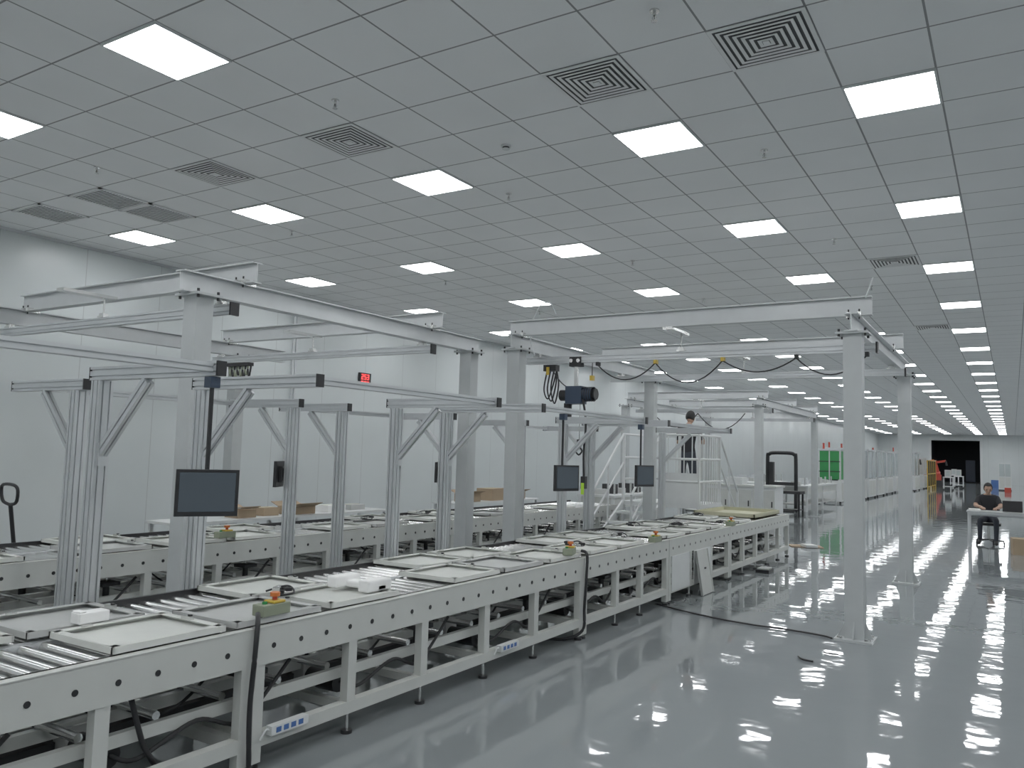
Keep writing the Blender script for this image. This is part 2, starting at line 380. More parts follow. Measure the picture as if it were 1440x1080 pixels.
b = MB("black_air_hose")
b.tube(smooth_path([(-3.42, 3.0, .80), (-3.37, 2.96, .77), (-3.345, 2.93, .6), (-3.35, 2.92, .35), (-3.35, 2.93, .10), (-3.42, 3.0, .02), (-3.6, 3.2, .018), (-3.9, 3.3, .018)]), .014, M_BLACK, 8); b.done()
b = MB("black_air_hose")
b.tube(smooth_path([(-3.42, 6.78, .80), (-3.36, 6.78, .77), (-3.345, 6.75, .6), (-3.35, 6.73, .3), (-3.35, 6.7, .1), (-3.5, 6.6, .018), (-3.8, 6.5, .018)]), .014, M_BLACK, 8); b.done()
b = MB("black_air_hose")
b.tube(smooth_path([(-3.5, 2.35, .5), (-3.47, 2.4, .3), (-3.5, 2.5, .1), (-3.6, 2.3, .02), (-3.9, 2.2, .02)]), .013, M_BLACK, 8); b.done()
b = MB("black_air_hose")
b.tube(smooth_path([(-3.55, 1.75, .4), (-3.5, 1.8, .2), (-3.7, 1.9, .03), (-4.0, 2.0, .02)]), .013, M_BLACK, 8); b.done()

# ------------------------------------------------------------ aluminium workstation frames
def wframe(xp, xt, ya, yb, ztop=2.1):
    b = MB("aluminium_workstation_frame"); s = 1 if xt > xp else -1
    for y in (ya, yb):
        b.profile((xp, y, 0.015), (xp, y, ztop-.045), .09, .09, M_ALU, 2)
        b.box(xp-.07, xp+.07, y-.07, y+.07, 0, .015, M_ALU)
        b.profile((xp-s*.09, y, ztop), (xt, y, ztop), .06, .08, M_ALU, 2, M_BLACK)
        b.profile((xp+s*.02, y, ztop-.50), (xp+s*.46, y, ztop-.05), .05, .06, M_ALU, 1)
        b.box(xp+s*.045, xp+s*.06, y-.03, y+.03, ztop-.56, ztop-.42, M_ALU)
        b.bar((xp-s*.1, y, ztop), (xp-s*.09, y, ztop), .06, .08, M_BLACK)
    b.profile((xt-s*.05, ya+.03, ztop+.005), (xt-s*.05, yb-.03, ztop+.005), .06, .05, M_ALU, 1)
    return b
for ya, yb in [(.75, 2.83), (3.56, 5.6), (6.35, 8.78), (9.5, 12.1)]: wframe(-4.71, -3.62, ya, yb).done()
for ya, yb in [(3.34, 5.44), (6.1, 7.94), (9.67, 11.9)]: wframe(-5.85, -6.75, ya, yb).done()

def monitor(x, y, z, ang, ztop, onpost=False):
    b = MB("hanging_monitor"); R = Matrix.Rotation(ang, 3, 'Z')   # local +X = screen normal
    W, H = .315, .245
    b.obox(Vector((x, y, z)), (.03, W, H), M_BLACK, R)
    b.obox(Vector((x, y, z)) + R @ Vector((.016, 0, .004)), (.004, W-.035, H-.04), M_SCREEN, R)
    b.obox(Vector((x, y, z)) + R @ Vector((-.03, 0, 0)), (.04, .2, .15), M_BLACK, R)
    bk = Vector((x, y, z)) + R @ Vector((-.06, 0, 0))
    b.obox(bk, (.03, .1, .1), M_STEEL, R)
    if onpost: b.bar(bk, onpost, .03, .03, M_BLACK)
    else: b.bar((bk.x, bk.y, z-.03), (bk.x, bk.y, ztop), .018, .018, M_BLACK); b.box(bk.x-.03, bk.x+.03, bk.y-.03, bk.y+.03, ztop-.06, ztop, M_NAVY)
    b.done(.006)
monitor(-3.62, 2.79, 1.435, -.55, 2.055)
monitor(-3.62, 6.83, 1.46, -.3, 2.075)
monitor(-3.62, 8.75, 1.46, -.3, 2.055)
for y in (5.44, 7.94, 9.67, 11.9):
    monitor(-5.99, y-.0, 1.42, math.pi+.5, 0, Vector((-5.91, y, 1.42)))

# ------------------------------------------------------------ gantries
def gantry(xr, xl, ya, yb, beams, rails, cols, railz=2.87, over=.15, name="steel_gantry_crane_frame"):
    b = MB(name); w = .17; ct = 2.96
    for x, y in cols:
        b.box(x-w/2, x+w/2, y-w/2, y+w/2, .02, ct, M_COLG)
        b.box(x-.17, x+.17, y-.17, y+.17, 0, .022, M_COLG); b.box(x-.15, x+.15, y-.13, y+.13, ct-.02, ct, M_COLG)
        for sx, sy in ((1, 0), (-1, 0), (0, 1), (0, -1)):
            p = Vector((x+sx*w/2, y+sy*w/2, .022)); q = Vector((x+sx*.16, y+sy*.16, .022)); t = Vector((sy, sx, 0)) * .005
            top = p + Vector((0, 0, .16))
            vs = [p-t, q-t, top-t, p+t, q+t, top+t]
            b.add(vs, [(0, 1, 2), (3, 5, 4), (0, 3, 4, 1), (1, 4, 5, 2), (2, 5, 3, 0)], M_COLG)
            for s in (-1, 1):
                bx, by = x+sx*.135+sy*s*.11, y+sy*.135+sx*s*.11
                b.cyl((bx, by, .02), (bx, by, .04), .014, M_STEEL, 6)
        for sx in (-1, 1):
            for sy in (-1, 1): b.cyl((x+sx*.12, y+sy*.1, ct-.045), (x+sx*.12, y+sy*.1, ct+.03), .012, M_BLACK, 6)
    for x in (xr, xl):
        b.ibeam((x, ya-over, 3.05), (x, yb+over, 3.05), .12, .18, M_BEAM)
    for y in beams:
        b.ibeam((xr+.16, y, 3.235), (xl-.16, y, 3.235), .10, .19, M_BEAM)
        for x in (xr, xl):
            for sx in (-1, 1):
                b.box(x+sx*.05-.02, x+sx*.05+.02, y-.07, y+.07, 3.12, 3.175, M_STEEL); b.cyl((x+sx*.05, y-.06, 3.1), (x+sx*.05, y-.06, 3.2), .008, M_BLACK, 6)
    for y in rails:
        b.profile((xl-.14, y, railz), (xr+.14, y, railz), .06, .09, M_ALU, 2, M_BLACK)
        b.box(xr+.14, xr+.16, y-.045, y+.045, railz-.06, railz+.055, M_BLACK)
        for x in (xr-.02, (xr+xl)/2, xl+.02):
            b.cyl((x, y, railz+.04), (x, y, 2.965 if x != (xr+xl)/2 else 3.15), .009, M_STEEL, 8)
            b.box(x-.05, x+.05, y-.035, y+.035, railz+.045, railz+.062, M_STEEL)
            b.box(x-.03, x+.03, y-.03, y+.03, 2.93, 2.96, M_STEEL)
            if x == (xr+xl)/2: b.box(x-.06, x+.06, y-.45, y+.1, 3.11, 3.14, M_STEEL)
    return b
b = gantry(-5.9, -9.55, 4.3, 8.45, [4.82, 7.6], [4.6, 7.45], [(-5.9, 4.35), (-5.9, 8.4), (-9.55, 7.75), (-9.55, 3.6)])
b.done()
b = gantry(-1.31, -5.2, 8.43, 12.8, [8.52, 11.2], [8.92, 11.5], [(-1.31, 8.43), (-1.31, 12.8), (-5.2, 8.43), (-5.2, 12.8)])
b.tube(smooth_path([(-1.2, 8.45, 3.3), (-1.16, 8.45, 3.42), (-1.13, 8.45, 3.5)]), .008, M_ALU, 6)
b.tube(smooth_path([(-5.05, 8.6, 2.9), (-5.12, 8.6, 3.2), (-5.0, 8.6, 3.5), (-4.85, 8.6, 3.55), (-4.75, 8.6, 3.4)]), .008, M_ALU, 6)
b.done()
b = gantry(-5.1, -8.4, 19.2, 25.7, [19.5, 22.5, 25.3], [20.0, 24.8], [(-5.1, 19.3), (-5.1, 25.6), (-8.4, 19.0), (-8.4, 25.6)])
b.tube(catenary((-8, 19.9, 2.8), (-6.8, 19.9, 2.8), .35), .012, M_BLACK); b.tube(catenary((-6.8, 19.9, 2.8), (-5.6, 19.9, 2.8), .4), .012, M_BLACK)
b.done()

b = MB("festoon_cable"); ry = 8.86; rz = 2.785
xs = [-4.3, -3.55, -2.75, -1.95, -1.25]
for i, (a, c) in enumerate(zip(xs[:-1], xs[1:])):
    b.tube(catenary((a, ry, rz), (c, ry, rz), .14 + .05*((i+1) % 3)), .008, M_BLACK, 6)
for k, x in enumerate(xs): b.box(x-.018, x+.018, ry-.02, ry+.05, rz-.01, rz+.035, M_YEL if k in (1, 2) else M_DARK)
b.done()
b = MB("electric_chain_hoist"); hx, hy, hz = -4.62, 8.92, 2.42
b.box(hx-.11, hx+.11, hy-.08, hy+.08, hz-.11, hz+.11, M_NAVY)
b.cyl((hx+.1, hy, hz+.01), (hx+.25, hy, hz+.01), .085, M_NAVY, 20); b.cyl((hx+.25, hy, hz+.01), (hx+.28, hy, hz+.01), .07, M_BLACK, 20)
for k in range(5): b.cyl((hx+.12+k*.03, hy, hz+.01), (hx+.13+k*.03, hy, hz+.01), .092, M_BLACK, 20)
b.cyl((hx-.1, hy, hz), (hx-.21, hy, hz), .07, M_BLACK, 20)
b.box(hx-.02, hx+.02, hy-.02, hy+.02, hz+.1, 2.78, M_STEEL)
b.box(hx-.08, hx+.08, hy-.05, hy+.05, 2.78, 2.81, M_DARK); b.box(hx-.08, hx+.08, hy-.045, hy-.032, 2.79, 2.90, M_DARK); b.box(hx-.08, hx+.08, hy+.032, hy+.045, 2.79, 2.90, M_DARK)
for sx in (-.05, .05):
    b.cyl((hx+sx, hy-.065, 2.85), (hx+sx, hy-.045, 2.85), .025, M_STEEL, 12)
b.cyl((hx-.12, hy+.02, hz-.1), (hx-.12, hy+.02, hz-.30), .05, M_DARK, 14)
b.cyl((hx+.06, hy, hz-.1), (hx+.06, hy, 1.85), .008, M_STEEL, 6)
b.cyl((hx+.06, hy, 1.78), (hx+.06, hy, 1.87), .03, M_BLACK, 12)
b.tube(smooth_path([(hx+.06, hy, 1.78), (hx+.1, hy, 1.73), (hx+.06, hy, 1.68), (hx+.02, hy, 1.71)]), .01, M_DARK, 8)
b.tube(smooth_path([(hx+.1, hy-.05, hz+.05), (hx+.17, hy-.05, 2.1), (hx+.15, hy-.05, 1.7), (hx+.16, hy-.05, 1.42)]), .014, M_BLACK, 8)
b.box(hx+.13, hx+.19, hy-.08, hy-.02, 1.27, 1.42, M_BLACK); b.box(hx+.14, hx+.18, hy-.085, hy-.08, 1.20, 1.34, M_LGREEN)
for k in range(3):
    b.tube(smooth_path([(hx-.42+.05*k, hy, 2.74), (hx-.46+.05*k, hy, 2.5), (hx-.4+.05*k, hy, 2.38-.03*k), (hx-.33+.04*k, hy, 2.55), (hx-.28, hy, 2.74)]), .010, [M_BLACK, M_DARK, M_BLACK][k], 6)
b.tube(catenary((hx-.3, hy-.05, 2.72), (hx+.1, hy-.05, hz+.1), .1), .008, M_BLACK, 6)
b.box(hx-.45, hx-.27, hy-.05, hy+.05, 2.73, 2.81, M_BLACK); b.box(hx-.40, hx-.36, hy-.06, hy-.05, 2.68, 2.78, M_YEL); b.box(hx+.2, hx+.24, hy-.03, hy+.03, 2.6, 2.66, M_YEL); b.cyl((hx+.22, hy, 2.66), (hx+.22, hy, 2.82), .006, M_BLACK, 6)
b.done()
b = MB("cable_reel_hanger"); x, y = -9.15, 7.45
b.box(x-.22, x+.26, y-.04, y+.04, 2.77, 2.815, M_DARK)
for k in range(8): b.tube(catenary((x-.2+.055*k, y, 2.78), (x-.13+.055*k, y, 2.78), .13+.02*(k % 3)), .014, [M_OLIVE, M_BLACK][k % 2], 6)
b.done()

# ------------------------------------------------------------ wall fittings
b = MB("cable_conduit"); 
for o in (0, .07): b.cyl((XL+.05, 10.0+o, 1.55), (XL+.05, 10.0+o, CEIL), .02, M_ALU, 10)
b.box(XL, XL+.08, 9.93, 10.2, 1.4, 1.58, M_WHITE); b.box(XL+.08, XL+.085, 9.97, 10.04, 1.45, 1.53, M_BLACK)
b.done()
b = MB("led_wall_clock"); b.box(XL, XL+.05, 11.75, 12.07, 2.86, 3.16, M_BLACK)
def digits(b, x, y0, z0, pat):
    for k, n in enumerate(pat):
        y = y0+k*.08
        segs = {'2': 'abdeg', '8': 'abcdefg', '3': 'abcdg', '0': 'abcdef', '5': 'acdfg', '6': 'acdefg', '4': 'bcfg'}[n]
        P = {'a': (0, .09, .04, 0), 'g': (0, .045, .04, 0), 'd': (0, 0, .04, 0), 'f': (0, .045, 0, .045), 'b': (.04, .045, 0, .045), 'e': (0, 0, 0, .045), 'c': (.04, 0, 0, .045)}
        for q in segs:
            py, pz, wy, wz = P[q]; b.box(x, x+.004, y+py-.006, y+py+wy+.006, z0+pz-.006, z0+pz+wz+.006, M_LEDR)
digits(b, XL+.05, 11.80, 3.035, "253"); digits(b, XL+.05, 11.80, 2.90, "654")
b.done()

def bench(x0, x1, y0, y1, z=.76, m=None):
    b = MB("packing_bench"); b.box(x0, x1, y0, y1, z-.03, z, m or M_WHITE)
    n = max(2, int((y1-y0)/1.5)+1)
    for i in range(n):
        y = y0+.05+(y1-y0-.1)*i/(n-1)
        for x in (x0+.04, x1-.04): b.box(x-.02, x+.02, y-.02, y+.02, 0, z-.03, M_ALU)
        b.box(x0+.04, x1-.04, y-.015, y+.015, .2, .23, M_ALU)
    b.box(x0+.02, x1-.02, y0+.05, y1-.05, .22, .235, M_TRAYG)
    b.done()
bench(-8.75, -8.15, 5.9, 9.6); bench(-8.85, -8.25, 11.6, 14.4)
def carton(x, y, z, s, r=0, opened=True, m=None, name="cardboard_box"):
    m = m or M_CARD; b = MB(name); R = Matrix.Rotation(r, 3, 'Z'); w, d, h = s
    def o(c, sz, mm=m, rr=R): b.obox(Vector((x, y, z)) + R @ Vector(c), sz, mm, rr)
    o((0, 0, .004), (w, d, .008))
    for q in (-1, 1): o((q*w/2, 0, h/2), (.008, d, h)); o((0, q*d/2, h/2), (w, .008, h))
    if opened:
        for q in (-1, 1): o((q*(w/2+d*.15), 0, h+.03), (d*.35, d, .006), m, R @ Matrix.Rotation(-q*.35, 3, 'Y'))
    else:
        o((0, 0, h), (w, d, .008)); o((0, 0, h+.005), (.05, d, .002), M_BOARD)
    b.done()
carton(-8.4, 7.0, .761, (.25, .28, .10)); carton(-8.45, 7.45, .761, (.22, .25, .10), 0, False, M_CARD); carton(-8.4, 7.95, .761, (.25, .45, .10)); carton(-8.4, 8.6, .761, (.25, .35, .09), 0, False, M_FOAM, "white_parts_box")
carton(-8.5, 9.15, .761, (.25, .3, .07), 0, False, M_TRAYG, "grey_plastic_crate"); carton(-8.5, 12.2, .761, (.3, .4, .15)); carton(-8.5, 13.0, .761, (.35, .5, .22), 0, False); carton(-8.5, 13.8, .761, (.3, .4, .14))

b = MB("pallet_jack"); x, y = -9.3, 4.76
b.box(x-.27, x-.11, y+.15, y+1.2, .07, .12, M_YEL); b.box(x+.11, x+.27, y+.15, y+1.2, .07, .12, M_YEL); b.box(x-.27, x+.27, y, y+.2, .07, .3, M_YEL)
b.cyl((x-.1, y-.02, .09), (x+.1, y-.02, .09), .09, M_BLACK, 16); b.cyl((x-.26, y+1.05, .04), (x-.12, y+1.05, .04), .04, M_BLACK, 12); b.cyl((x+.12, y+1.05, .04), (x+.26, y+1.05, .04), .04, M_BLACK, 12)
b.cyl((x, y, .2), (x, y-.12, .98), .022, M_BLACK, 10)
b.tube(smooth_path([(x, y-.12, .96), (x+.14, y-.13, 1.0), (x+.17, y-.14, 1.13), (x+.1, y-.15, 1.18), (x-.1, y-.15, 1.18), (x-.17, y-.14, 1.13), (x-.14, y-.13, 1.0), (x, y-.12, .96)]), .018, M_BLACK, 8)
b.done()

# ------------------------------------------------------------ mobile stair platform (two flights)
b = MB("mobile_stair_platform"); pz = .85; xa, xb = -6.15, -5.42; ys, yp, ye = 12.55, 13.85, 15.1; xe = -4.72; RT = 2.08; yz = 16.25
n = 5
for i in range(1, n):
    z = pz*i/n; y = ys + (yp-ys)*(i-1)/(n-1)
    b.box(xa+.02, xb-.02, y, y+.28, z-.04, z, M_WHITE)
    y = yz - (yz-ye)*(i-1)/(n-1)
    b.box(xb+.02, xe-.02, y-.26, y, z-.04, z, M_WHITE)
for x in (xa, xb): b.bar((x, ys, .06), (x, yp+.05, pz-.04), .035, .15, M_WHITE)
for x in (xb, xe): b.bar((x, yz, .06), (x, ye-.05, pz-.04), .035, .13, M_WHITE)
b.box(xa-.02, xe+.03, yp, ye, pz-.07, pz, M_WHITE)
for x in (xa, xb, (xb+xe)/2, xe):
    for y in (yp+.02, ye-.02):
        b.box(x-.022, x+.022, y-.022, y+.022, .05, RT, M_WHITE)
for x in (xa, xe):
    for y in (yp+.02, ye-.02): b.cyl((x-.02, y, .05), (x+.02, y, .05), .05, M_BLACK, 12)
for z in (1.25, 1.65, RT):
    b.cyl((xa, yp, z), (xa, ye, z), .022, M_WHITE); b.cyl((xe, yp, z), (xe, ye, z), .022, M_WHITE); b.cyl((xa, ye, z), (xb, ye, z), .022, M_WHITE); b.cyl((xb, yp, z), (xe, yp, z), .022, M_WHITE)
b.box(xb, xe, yp-.006, yp+.006, pz, 1.4, M_WHITE)
for k in range(4): x = xb+.14+k*.15; b.cyl((x, yp, 1.4), (x, yp, RT), .010, M_WHITE, 8)
for k in range(9): y = yp+.12+k*.125; b.cyl((xe, y, pz), (xe, y, RT), .010, M_WHITE, 8)
for x in (xa, xb):
    b.cyl((x, ys, .1), (x, ys, 1.02), .022, M_WHITE); b.cyl((x, ys, 1.02), (x, yp, RT), .022, M_WHITE); b.cyl((x, ys, .58), (x, yp, 1.55), .018, M_WHITE); b.cyl((x, (ys+yp)/2, .4), (x, (ys+yp)/2, 1.54), .018, M_WHITE)
for x in (xb, xe):
    b.cyl((x, yz, .1), (x, yz, 1.02), .022, M_WHITE); b.cyl((x, yz, 1.02), (x, ye, RT), .022, M_WHITE); b.cyl((x, yz, .58), (x, ye, 1.55), .018, M_WHITE); b.cyl((x, (yz+ye)/2, .4), (x, (yz+ye)/2, 1.54), .018, M_WHITE)
b.bar((xa, yp, .1), (xe, yp, .1), .03, .03, M_WHITE); b.bar((xa, ye, .1), (xe, ye, .1), .03, .03, M_WHITE); b.bar((xa, yp, .1), (xa, ye, .1), .03, .03, M_WHITE)
b.bar((xe, yp, .1), (xe, ye, .1), .03, .03, M_WHITE)
b.bar((xa, yp, .1), (xa, ye, pz-.05), .025, .025, M_WHITE); b.bar((xe, yp, .1), (xe, ye, pz-.05), .025, .025, M_WHITE)
b.done()

# ------------------------------------------------------------ floor clutter
b = MB("floor_power_cable")
b.tube(smooth_path([(-3.5, 8.85, .012), (-3.1, 8.65, .012), (-2.7, 8.5, .012), (-2.3, 8.42, .012), (-1.95, 8.42, .012), (-1.6, 8.36, .012), (-1.5, 8.3, .012)]), .009, M_BLACK, 8); b.done()
b = MB("rubber_hose_offcut"); b.tube(smooth_path([(-1.6, 7.35, .012), (-1.55, 7.27, .012), (-1.46, 7.25, .012)]), .009, M_BLACK, 8); b.done()
b = MB("rubber_hose_offcut"); b.tube(smooth_path([(-1.45, 7.66, .01), (-1.38, 7.64, .01), (-1.33, 7.66, .01)]), .006, M_BLACK, 8); b.done()
b = MB("cardboard_sheet"); b.obox((-3.5, 16.7, .008), (.6, .45, .008), M_CARD, Matrix.Rotation(.4, 3, 'Z')); b.obox((-3.4, 16.55, .035), (.22, .3, .045), M_WHITE, Matrix.Rotation(.6, 3, 'Z')); b.done()
b = MB("hand_tool_case"); b.box(-3.3, -3.1, 12.3, 12.6, 0, .05, M_BLACK); b.box(-3.28, -3.12, 12.32, 12.58, .05, .07, M_TRAYG); b.done(.006)

# ------------------------------------------------------------ distant equipment
def machine(x0, x1, y0, y1, h, accent=None, name="assembly_machine_enclosure"):
    b = MB(name)
    b.box(x0, x1, y0, y1, .08, .9, M_WHITE)
    for x in (x0+.05, x1-.05):
        for y in (y0+.05, y1-.05): b.cyl((x, y, 0), (x, y, .08), .04, M_BLACK, 10); b.box(x-.03, x+.03, y-.03, y+.03, .9, h, M_ALU)
    b.box(x0, x1, y0, y1, h, h+.06, M_ALU)
    b.box(x1-.03, x1-.02, y0+.08, y1-.08, .95, h-.02, accent or M_GLASS); b.box(x0+.08, x1-.08, y0+.02, y0+.03, .95, h-.02, accent or M_GLASS)
    for k in range(3): b.box(x1+.001, x1+.01, y0+.1+k*(y1-y0-.2)/3, y0+.04+(k+1)*(y1-y0-.2)/3, .15, .82, M_CREAM)
    b.box(x1-.02, x1+.02, (y0+y1)/2-.02, (y0+y1)/2+.02, .9, h, M_ALU); b.box((x0+x1)/2-.02, (x0+x1)/2+.02, y0, y0+.03, .9, h, M_ALU)
    if accent is M_GREEN:
        for z in (1.25, 1.65): b.box(x0+.05, x1-.05, y0+.005, y0+.02, z, z+.03, M_DARK)
    b.box((x0+x1)/2-.2, (x0+x1)/2+.2, (y0+y1)/2-.2, (y0+y1)/2+.2, .9, 1.3, M_DARK)
    b.cyl((x0+.2, y0+.2, h+.06), (x0+.2, y0+.2, h+.3), .04, M_RED, 10)
    b.done()
machine(-6.7, -5.8, 34.2, 35.4, 2.1, M_GREEN)
for k, y in enumerate((37, 40, 43, 46.5, 50)): machine(-7.0, -5.6, y, y+2.3, 2.2)
machine(-6.4, -5.0, 54, 57, 2.3, M_GLASS); machine(-6.2, -5.0, 60, 62, 2.0, M_TRAYG)

def lab_table(x0, x1, y0, y1, z, name="equipment_table"):
    b = MB(name); b.box(x0, x1, y0, y1, z-.05, z, M_WHITE); b.box(x0+.04, x1-.04, y0+.04, y1-.04, z-.28, z-.05, M_CREAM)
    for x in (x0+.05, x1-.05):
        for y in (y0+.05, (y0+y1)/2, y1-.05): b.box(x-.03, x+.03, y-.03, y+.03, 0, z-.05, M_WHITE)
    b.box(x0+.05, x1-.05, y0+.1, y1-.1, .2, .24, M_TRAYG)
    for i in range(5):
        yy = y0+.3+(y1-y0-.6)*i/4; b.box((x0+x1)/2-.15, (x0+x1)/2+.15, yy-.1, yy+.1, z, z+.12+.1*(i % 2), random.choice([M_ALU, M_TRAYG, M_DARK])); b.cyl((x1-.2, yy+.15, z), (x1-.2, yy+.15, z+.25), .025, M_STEEL, 8)
    b.done()
lab_table(-6.6, -5.7, 27.6, 32.8, .85); lab_table(-8.8, -7.0, 26.8, 30.5, .9); lab_table(-8.3, -7.4, 16.2, 18.6, .8)
b = MB("white_equipment_cabinet"); b.box(-7.0, -5.2, 21.2, 22.1, .06, .95, M_WHITE); b.box(-7.04, -5.16, 21.16, 22.14, .95, 1.0, M_CREAM)
for k in range(3): b.box(-6.95+.6*k, -6.4+.6*k, 21.185, 21.2, .12, .88, M_CREAM); b.box(-6.48+.6*k, -6.45+.6*k, 21.17, 21.185, .45, .6, M_BLACK)
b.box(-6.6, -6.1, 21.4, 21.9, 1.0, 1.18, M_WHITE); b.cyl((-5.6, 21.6, 1.0), (-5.6, 21.6, 1.3), .05, M_STEEL, 12)
for x in (-6.9, -5.3):
    for y in (21.3, 22.0): b.cyl((x, y, 0), (x, y, .06), .04, M_BLACK, 10)
b.done()
b = MB("arch_test_fixture")
b.tube(smooth_path([(-6.9, 27.2, 0), (-6.9, 27.2, 1.7), (-6.85, 27.2, 1.85), (-6.7, 27.2, 1.9), (-6.2, 27.2, 1.9), (-6.05, 27.2, 1.85), (-6.0, 27.2, 1.7), (-6.0, 27.2, 0)], 5), .06, M_BLACK, 10)
b.box(-6.84, -6.06, 27.1, 27.3, .85, .95, M_DARK); b.box(-6.84, -6.7, 27.1, 27.3, .95, 1.6, M_DARK); b.box(-6.9, -6.0, 27.0, 27.4, 0, .04, M_DARK)
b.done()
b = MB("steel_work_bench"); b.box(-6.1, -5.3, 24.6, 25.2, .68, .76, M_DARK)
for x in (-6.05, -5.35):
    for y in (24.65, 25.15): b.box(x-.025, x+.025, y-.025, y+.025, 0, .68, M_BLACK)
b.box(-6.05, -5.35, 24.65, 25.15, .2, .23, M_BLACK); b.done()

def robot(x, y, col):
    b = MB("industrial_robot_arm"); b.cyl((x, y, 0), (x, y, .5), .25, M_DARK, 18); b.cyl((x, y, .5), (x, y, .9), .2, col, 18)
    b.cyl((x-.12, y, .95), (x+.12, y, .95), .17, col, 16); b.bar((x, y, .95), (x-.2, y-.1, 1.75), .17, .2, col); b.cyl((x-.32, y-.1, 1.78), (x-.08, y-.1, 1.78), .14, col, 16)
    b.bar((x-.2, y-.1, 1.78), (x+.5, y-.4, 1.9), .12, .14, col); b.cyl((x+.5, y-.4, 1.92), (x+.56, y-.42, 1.6), .06, M_BLACK, 12)
    b.done()
robot(-5.2, 64, M_ORANGE); robot(-4.6, 66, M_RED); robot(-5.6, 58.5, M_RED)
b = MB("yellow_safety_fence")
for k in range(5): b.box(-4.6, -4.54, 57+k*1.5, 57.06+k*1.5, 0, 1.9, M_YEL)
for z in (.2, 1.0, 1.85): b.box(-4.6, -4.54, 57, 63.06, z, z+.05, M_YEL)
for k in range(60): b.box(-4.575, -4.565, 57.1+k*.1, 57.108+k*.1, .2, 1.85, M_DARK)
b.done()
b = MB("steel_storage_cabinet"); b.box(-.85, -.1, 64, 64.5, .08, 1.85, M_WHITE); b.box(-.80, -.49, 63.98, 64, .95, 1.8, M_GLASS); b.box(-.46, -.15, 63.98, 64, .95, 1.8, M_GLASS); b.box(-.80, -.49, 63.985, 64, .15, .9, M_CREAM); b.box(-.46, -.15, 63.985, 64, .15, .9, M_CREAM)
b.box(-.5, -.49, 63.95, 63.98, 1.0, 1.15, M_BLACK); b.box(-.85, -.1, 64, 64.5, 0, .08, M_DARK); b.done()
carton(-.3, 60, 0, (.35, .5, .3), 0, False, M_RED, "red_parts_crate"); carton(-1.0, 70, 0, (.8, .8, .6), 0, False, M_BLUE, "blue_parts_crate")
for i, (x, y) in enumerate([(-3.6, 60), (-3.3, 66), (-3.9, 72)]):
    b = MB("equipment_cart"); b.box(x-.3, x+.3, y-.4, y+.4, .8, .85, M_WHITE); b.box(x-.3, x+.3, y-.4, y+.4, .2, .24, M_WHITE)
    for sx in (-.27, .27):
        for sy in (-.37, .37): b.box(x+sx-.02, x+sx+.02, y+sy-.02, y+sy+.02, .06, .8, M_ALU); b.cyl((x+sx-.015, y+sy, .05), (x+sx+.015, y+sy, .05), .05, M_BLACK, 10)
    b.box(x-.2, x+.15, y-.2, y+.2, .85, 1.3, M_TRAYG); b.box(x-.15, x+.1, y-.21, y-.2, .92, 1.25, M_GLASS); b.done()

# ------------------------------------------------------------ desk, chair
b = MB("office_desk"); x0, x1, y0, y1 = -.84, .55, 19.3, 19.95
b.box(x0, x1, y0, y1, .72, .745, M_DESK)
for x in (x0+.04, x1-.04):
    for y in (y0+.04, y1-.04): b.box(x-.022, x+.022, y-.022, y+.022, 0, .72, M_ALU)
    b.box(x-.015, x+.015, y0+.04, y1-.04, .1, .13, M_ALU)
b.box(x0+.04, x1-.04, y1-.055, y1-.025, .62, .72, M_ALU); b.box(x0+.04, x1-.04, y0+.025, y0+.055, .68, .72, M_ALU)
b.done()
b = MB("laptop_computer"); b.box(-.2, .15, 19.5, 19.73, .746, .762, M_TRAYG); b.obox((-.025, 19.47, .87), (.35, .012, .23), M_DARK, Matrix.Rotation(.25, 3, 'X')); b.box(-.17, .12, 19.55, 19.7, .762, .765, M_BLACK); b.done()
b = MB("paper_stack"); b.box(-.8, -.6, 19.45, 19.72, .746, .77, M_FOAM); b.obox((-.7, 19.58, .775), (.2, .27, .008), M_FOAM, Matrix.Rotation(.2, 3, 'Z')); b.done()
b = MB("office_chair"); cx, cy = -.47, 20.42
b.box(cx-.23, cx+.23, cy-.22, cy+.24, .40, .455, M_BLACK); b.cyl((cx, cy, .1), (cx, cy, .42), .03, M_STEEL, 12)
for k in range(5):
    a = k*2*math.pi/5; ex, ey = cx+.28*math.cos(a), cy+.28*math.sin(a)
    b.bar((cx, cy, .1), (ex, ey, .075), .04, .03, M_BLACK); b.cyl((ex-.015, ey, .03), (ex+.015, ey, .03), .03, M_BLACK, 12)
b.obox((cx, cy+.27, .78), (.42, .04, .42), M_BLACK, Matrix.Rotation(-.12, 3, 'X')); b.box(cx-.03, cx+.03, cy+.22, cy+.26, .44, .7, M_BLACK)
b.done(.012)
carton(.2, 18.6, 0, (.5, .4, .3), .1, False)

